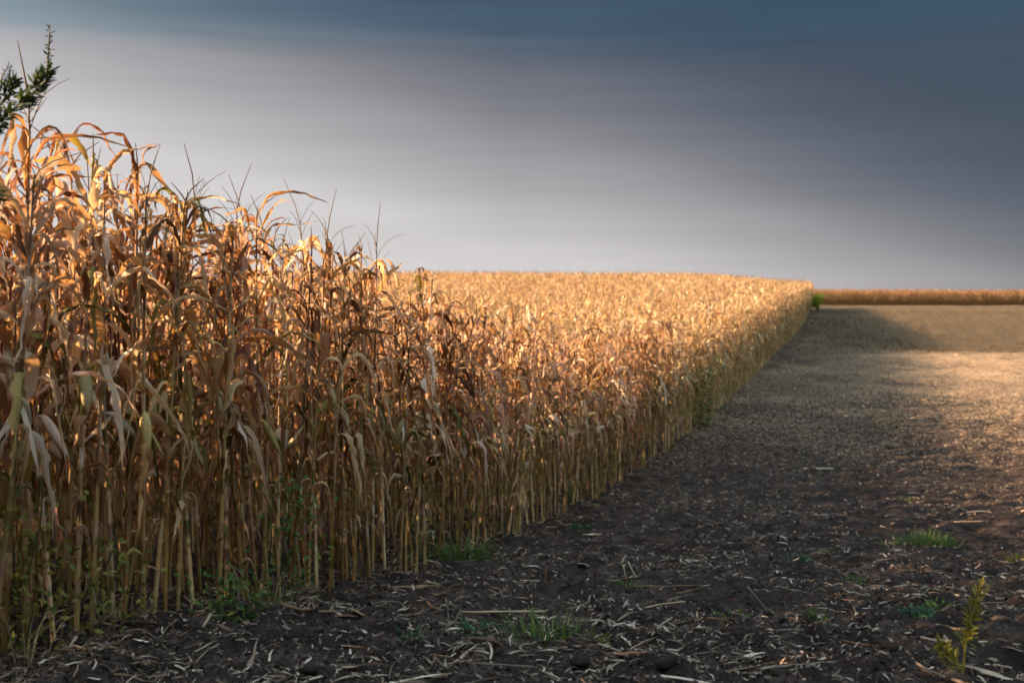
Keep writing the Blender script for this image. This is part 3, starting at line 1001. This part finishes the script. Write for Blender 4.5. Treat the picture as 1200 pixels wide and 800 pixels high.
tuft('grass_tuft', 'bright', 'bright green grass tuft spreading wide on the dark soil', GRASS, 300, 0.13, 0.30, 0.006, 1)
tuft('grass_tuft', 'mid', 'tangled green tuft with straw caught in it', GRASS, 110, 0.13, 0.22, 0.006, 2)
tuft('grass_tuft', 'foot', 'dark green grass tuft at the foot of the front row', GRASS, 150, 0.17, 0.30, 0.010, 3)
tuft('grass_tuft', 'dull', 'dull green thin grass tuft low among clods', GRASS, 60, 0.07, 0.24, 0.006, 4)
tuft('grass_tuft', 'upper', 'small faint green tuft farthest out on the soil', GRASS, 60, 0.09, 0.18, 0.010, 5)
rosette('seedling_patch', 'blue', 'low blue-green seedlings with rounded leaves', BLUEWEED, 170, 0.032, 0.016, 0.10, 6)
rosette('round_weed', 'small', 'small round green weed alone on dark soil', GRASS, 130, 0.036, 0.016, 0.09, 7, 0.05)
rosette('seedling_patch', 'faint', 'low bluish seedlings close to the maize foot', BLUEWEED, 150, 0.04, 0.02, 0.12, 8)

for j, (px, py, sz) in enumerate([(735, 700, 1.2), (935, 660, 1.6), (1190, 655, 1.3), (1005, 690, 1.0), (560, 755, 1.4), (700, 760, 0.9), (1100, 720, 1.2), (880, 600, 1.2), (1060, 590, 1.5), (960, 745, 0.8), (480, 760, 1.0), (1040, 640, 1.5)]):
    x, y = at_ground(px, py)
    o = rosette('seedling', (x, y), f'{("tiny", "straggly", "sparse")[j % 3]} dull green seedling {near_word(x, y)}', (GRASS, BLUEWEED, YELLOWWEED)[j % 3], 40, 0.035 * sz, 0.014 * sz, 0.06 * sz, 500 + j, 0.05)
    o['group'] = 'dull seedlings among the straw'

# the yellow-green weed close to the camera
yx, yy = WP['yellow']
yy = max(yy, 3.9); yx = (1130 - 600) / F * yy
root = empty('tall_weed', (yx, yy, gz(yx, yy)))
tag(root, 'yellow-green weed with one tall leafy spike on the soil', 'weed')
g = random.Random(9)
path = [(0, 0, -0.02), (0.01, 0, 0.12), (0.04, 0.01, 0.25), (0.085, 0.01, 0.40)]
m1 = MB(); m1.tube(path, [0.006, 0.005, 0.004, 0.002], 5); st = link('stem', m1.mesh('yellow_stem', [YELLOWWEED]), root)
m2 = MB(); bushy(m2, path[1:], 150, 0.05, 0.012, g, 0.02); link('foliage', m2.mesh('yellow_foliage', [YELLOWWEED]), st)
path = [(0, 0, 0.02), (-0.05, 0.02, 0.10), (-0.085, 0.03, 0.14)]
m1 = MB(); m1.tube(path, [0.004, 0.003, 0.002], 5); br = link('branch', m1.mesh('yellow_branch', [YELLOWWEED]), root)
m2 = MB(); bushy(m2, path, 70, 0.05, 0.02, g, 0.025); link('foliage', m2.mesh('yellow_foliage', [YELLOWWEED]), br)

for o in root.children_recursive:
    o.color = (1.3, 1.15, 1.0, 1)

# bindweed and grass climbing among the stalks of the front row
for j, (px, py, h, n, lab, mat) in enumerate([
    (338, 712, 0.85, 170, 'green bindweed climbing the front stalks beside a long bare gap', GRASS),
    (268, 730, 0.30, 130, 'low green weed patch at the foot of tall stalks', GRASS),
    (24, 770, 0.75, 200, 'yellowish green weed climbing the stalks under the dark bushy weed', YELLOWWEED),
    (120, 752, 0.50, 110, 'sparse olive weed between the nearest stalks', YELLOWWEED),
    (492, 662, 0.75, 130, 'green bindweed on stalks behind the dark green tuft', GRASS),
    (556, 640, 0.55, 120, 'olive weed on stalks above the dark green tuft', YELLOWWEED),
    (690, 580, 0.60, 110, 'thin yellow-green weed at the foot of the middle stalks', YELLOWWEED),
    (822, 500, 1.3, 320, 'tall green weeds standing in the far stretch of the front row', GRASS),
    (672, 590, 0.4, 110, 'low grassy weed under the middle stalks', GRASS),
]):
    x, y = at_ground(px, py)
    g = random.Random(200 + j)
    root = empty('climbing_weed', (x, y, float(land(x, y))))
    tag(root, lab, 'weed')
    big = 1.6 if y > 18 else 1.0
    p1 = [(0, 0, 0)]
    for q in range(4):
        p1.append((p1[-1][0] + g.uniform(-0.06, 0.06), p1[-1][1] + g.uniform(-0.04, 0.08), h * (q + 1) / 4))
    m1 = MB(); m1.tube(p1, [0.004] * 5, 4); link('stem', m1.mesh('bindweed_stem', [WEEDSTEM]), root)
    m2 = MB()
    for _ in range(int(n * 1.7)):
        t = g.random(); o = (g.gauss(0, 0.12) * big, g.gauss(0.04, 0.08), h * t ** 1.3)
        small_leaf(m2, o, (g.gauss(0, 1), g.gauss(-0.4, 0.7), g.gauss(-0.2, 0.8)), g.uniform(0.025, 0.055) * big, g.uniform(0.015, 0.03) * big, g)
    link('foliage', m2.mesh('bindweed_foliage', [mat]), root)

# dry grass clumps along the foot of the front row
g = random.Random(55)
for j in range(14):
    y = 4.6 * (14 / 4.6) ** (j / 13) * g.uniform(0.97, 1.03)
    x = float(edge_x(y)) + g.uniform(-0.1, 0.35)
    hh = ('short', 'knee-high', 'flattened')[j % 3]
    tuft('dry_grass_tuft', (x, y), f'{hh} pale dry grass {near_word(x, y)}', DRYGRASS, 22, {'short': 0.12, 'knee-high': 0.26, 'flattened': 0.20}[hh], 0.16, 0.005, 300 + j, 'grass tuft', 0.9 if hh == 'flattened' else 0.2)['group'] = 'dry grass clumps along the maize foot'

# the round green shrub at the far end of the field
x, y = 26.3, 98.0
root = empty('shrub', (x, y, float(land(x, y)) - 0.05))
tag(root, 'small green shrub at the far end of the maize edge', 'shrub')
g = random.Random(61)
m1 = MB()
for _ in range(6):
    a = g.uniform(0, 6.28); m1.tube([(0, 0, 0), (0.25 * math.cos(a), 0.25 * math.sin(a), 0.8), (0.35 * math.cos(a), 0.35 * math.sin(a), 1.4)], [0.03, 0.02, 0.01], 5)
link('trunk', m1.mesh('shrub_trunk', [WEEDSTEM]), root)
m2 = MB()
lobes = [(g.gauss(0, 0.28), g.gauss(0, 0.28), g.uniform(0.25, 1.35), g.uniform(0.22, 0.42)) for _ in range(9)]
for _ in range(1100):
    a, b, c, r = lobes[g.randrange(9)]
    d = np.array([g.gauss(0, 1), g.gauss(0, 1), g.gauss(0, 1)]); d /= np.linalg.norm(d)
    o = d * r * g.uniform(0.3, 1.1) + np.array([a, b, c])
    small_leaf(m2, o, d + np.array([0, 0, 0.5]), 0.15, 0.07, g)
link('crown', m2.mesh('shrub_crown', [BUSHLEAF]), root)

# ------------------------------------------------------------------ sky, sun, camera
SUN_AZ_VEC = (-0.9994, -0.035)       # where the sun stands, seen from above
SUN_EL = 20.5
w = bpy.data.worlds.new('World'); scene.world = w
w.use_nodes = True
nt = w.node_tree.nodes; ln = w.node_tree.links
nt.clear()
sky = nt.new('ShaderNodeTexSky'); sky.sky_type = 'NISHITA'; sky.sun_disc = False
sky.sun_elevation = R(SUN_EL); sky.sun_rotation = math.atan2(SUN_AZ_VEC[0], SUN_AZ_VEC[1])
tc = nt.new('ShaderNodeTexCoord')
sep = nt.new('ShaderNodeSeparateXYZ'); ln.new(tc.outputs['Generated'], sep.inputs[0])
X_, Y_, Z_ = sep.outputs
el = mathn(nt, ln, 'MULTIPLY', mathn(nt, ln, 'ARCSINE', Z_), 180 / PI)
hl = mathn(nt, ln, 'SQRT', mathn(nt, ln, 'ADD', mathn(nt, ln, 'ADD', mathn(nt, ln, 'MULTIPLY', X_, X_), mathn(nt, ln, 'MULTIPLY', Y_, Y_)), 1e-6))
sa = mathn(nt, ln, 'DIVIDE', X_, hl)
mp = nt.new('ShaderNodeMapping'); mp.inputs['Scale'].default_value = (1.3, 1.3, 24)
ln.new(tc.outputs['Generated'], mp.inputs['Vector'])
nz = nt.new('ShaderNodeTexNoise'); nz.inputs['Scale'].default_value = 1.5; nz.inputs['Detail'].default_value = 4; nz.inputs['Roughness'].default_value = 0.5
ln.new(mp.outputs[0], nz.inputs['Vector'])
# the dark shower stands to the right of the view; faded out beyond it so unseen sky lights the maize front
ca = mathn(nt, ln, 'POWER', mathn(nt, ln, 'MAXIMUM', mathn(nt, ln, 'DIVIDE', Y_, hl), 0.0), 0.8)
side = mathn(nt, ln, 'ADD', mathn(nt, ln, 'MULTIPLY', mathn(nt, ln, 'MINIMUM', sa, 0.0), 16.0),
             mathn(nt, ln, 'MULTIPLY', mathn(nt, ln, 'MULTIPLY', mathn(nt, ln, 'POWER', mathn(nt, ln, 'MAXIMUM', sa, 0.0), 1.5), ca),
                          mathn(nt, ln, 'ADD', 28.0, mathn(nt, ln, 'MULTIPLY', mathn(nt, ln, 'MINIMUM', el, 12.0), 0.9))))
t = mathn(nt, ln, 'ADD', el, side)
hi = nt.new('ShaderNodeMapRange'); hi.interpolation_type = 'SMOOTHSTEP'
hi.inputs['From Min'].default_value = 12.6; hi.inputs['From Max'].default_value = 14.8
ln.new(mathn(nt, ln, 'ADD', el, mathn(nt, ln, 'MULTIPLY', mathn(nt, ln, 'SUBTRACT', nz.outputs[0], 0.5), 3.0)), hi.inputs['Value'])
t = mathn(nt, ln, 'ADD', t, mathn(nt, ln, 'MULTIPLY', hi.outputs[0], 0.5))
t = mathn(nt, ln, 'ADD', t, mathn(nt, ln, 'MULTIPLY', mathn(nt, ln, 'SUBTRACT', nz.outputs[0], 0.5), 1.5))
tn = mathn(nt, ln, 'DIVIDE', mathn(nt, ln, 'ADD', t, 20.0), 120.0)
lin = lambda c: tuple((v / 255 / 12.92 if v / 255 <= 0.04045 else ((v / 255 + 0.055) / 1.055) ** 2.4) for v in c)
stops = [(-20, (226, 220, 216)), (-4, (221, 215, 213)), (3.5, (210, 206, 207)), (5, (193, 189, 191)), (7.3, (166, 163, 166)), (8.6, (153, 151, 155)), (10.2, (130, 129, 135)), (11.6, (113, 115, 124)), (13, (97, 102, 114)),
         (15, (81, 89, 103)), (17.5, (71, 80, 95)), (21, (67, 78, 93)), (28, (66, 78, 92)), (35, (120, 128, 139)), (46, (208, 208, 208)), (100, (252, 248, 242))]
cr = ramp(nt, [((p + 20) / 120, lin(c)) for p, c in stops])
ln.new(tn, cr.inputs[0])
teal = mixc(nt, ln, 'MIX', mathn(nt, ln, 'MULTIPLY', hi.outputs[0], 0.8), (1.0, 1.0, 1.0), (0.66, 0.98, 1.12))
mp2 = nt.new('ShaderNodeMapping'); mp2.inputs['Scale'].default_value = (2.2, 2.2, 46); mp2.inputs['Rotation'].default_value = (R(1.5), R(-2.0), 0)
ln.new(tc.outputs['Generated'], mp2.inputs['Vector'])
n2 = nt.new('ShaderNodeTexNoise'); n2.inputs['Scale'].default_value = 1.3; n2.inputs['Detail'].default_value = 6; n2.inputs['Roughness'].default_value = 0.58
ln.new(mp2.outputs[0], n2.inputs['Vector'])
strk = mathn(nt, ln, 'ADD', 1.0, mathn(nt, ln, 'MULTIPLY', mathn(nt, ln, 'SUBTRACT', n2.outputs[0], 0.5), mathn(nt, ln, 'ADD', 0.16, mathn(nt, ln, 'MULTIPLY', hi.outputs[0], 0.42))))
vm = nt.new('ShaderNodeVectorMath'); vm.operation = 'SCALE'
ln.new(mixc(nt, ln, 'MULTIPLY', 1.0, cr.outputs[0], teal), vm.inputs[0]); ln.new(strk, vm.inputs['Scale'])
skyc = vm.outputs[0]
bg1 = nt.new('ShaderNodeBackground'); ln.new(sky.outputs[0], bg1.inputs[0]); bg1.inputs[1].default_value = 0.06
bg2 = nt.new('ShaderNodeBackground'); ln.new(skyc, bg2.inputs[0]); 
up = nt.new('ShaderNodeMapRange'); up.interpolation_type = 'SMOOTHSTEP'      # unseen sky overhead, brightened to fill the shade
up.inputs['From Min'].default_value = 26; up.inputs['From Max'].default_value = 60
up.inputs['To Min'].default_value = 1.0 / K_EXP; up.inputs['To Max'].default_value = 2.0 / K_EXP
ln.new(el, up.inputs['Value']); 
bk = nt.new('ShaderNodeMapRange'); bk.interpolation_type = 'SMOOTHSTEP'      # unseen sky behind the camera, boosted to light the shaded maize
bk.inputs['From Min'].default_value = 0.05; bk.inputs['From Max'].default_value = -0.6
bk.inputs['To Min'].default_value = 1.0; bk.inputs['To Max'].default_value = 1.8
ln.new(mathn(nt, ln, 'DIVIDE', Y_, hl), bk.inputs['Value'])
ln.new(mathn(nt, ln, 'MULTIPLY', up.outputs[0], bk.outputs[0]), bg2.inputs[1])
mx = nt.new('ShaderNodeMixShader'); mx.inputs[0].default_value = 0.985
ln.new(bg1.outputs[0], mx.inputs[1]); ln.new(bg2.outputs[0], mx.inputs[2])
wo = nt.new('ShaderNodeOutputWorld'); ln.new(mx.outputs[0], wo.inputs[0])

sd = bpy.data.lights.new('sun', 'SUN'); sd.energy = 5.0; sd.angle = R(0.6); sd.color = (1.0, 0.71, 0.42)
so = bpy.data.objects.new('sun', sd); COL.objects.link(so)
v = mathutils.Vector((SUN_AZ_VEC[0] * math.cos(R(SUN_EL)), SUN_AZ_VEC[1] * math.cos(R(SUN_EL)), math.sin(R(SUN_EL))))
so.rotation_euler = v.to_track_quat('Z', 'Y').to_euler(); so.location = (-30, 10, 30)

cd = bpy.data.cameras.new('camera'); cam = bpy.data.objects.new('camera', cd); COL.objects.link(cam)
cd.lens = 40.0; cd.sensor_width = 36.0; cd.clip_end = 5000; cd.clip_start = 0.05
cam.location = (0, 0, CAM_Z); cam.rotation_euler = (R(90) - math.atan((400 - EYE) / F), 0, 0)
cd.dof.use_dof = True; cd.dof.focus_distance = 6.8; cd.dof.aperture_fstop = 3.0
scene.camera = cam

# things that share a description are told apart by how far along the ground they stand
same = {}
for o in COL.objects:
    if o.parent is None and o.get('category') and o.get('label'):
        same.setdefault(o['label'], []).append(o)
WORDS = {2: ('nearer', 'farther'), 3: ('nearest', 'middle', 'farthest'), 4: ('nearest', 'second nearest', 'second farthest', 'farthest'),
         5: ('nearest', 'second nearest', 'middle', 'second farthest', 'farthest')}
for lab, obs in same.items():
    if len(obs) in WORDS:
        obs.sort(key=lambda q: q.location.y)
        for wd, q in zip(WORDS[len(obs)], obs):
            if len(lab.split()) + len(wd.split()) <= 16:
                q['label'] = wd + ' ' + lab

scene.render.engine = 'CYCLES'
scene.cycles.use_denoising = True
scene.cycles.max_bounces = 7; scene.cycles.diffuse_bounces = 4; scene.cycles.transmission_bounces = 4
scene.cycles.filter_width = 1.7
vs = scene.view_settings
vs.view_transform = 'Standard'; vs.look = 'None'; vs.exposure = EXPOSURE; vs.gamma = 1.0; vs.use_curve_mapping = False
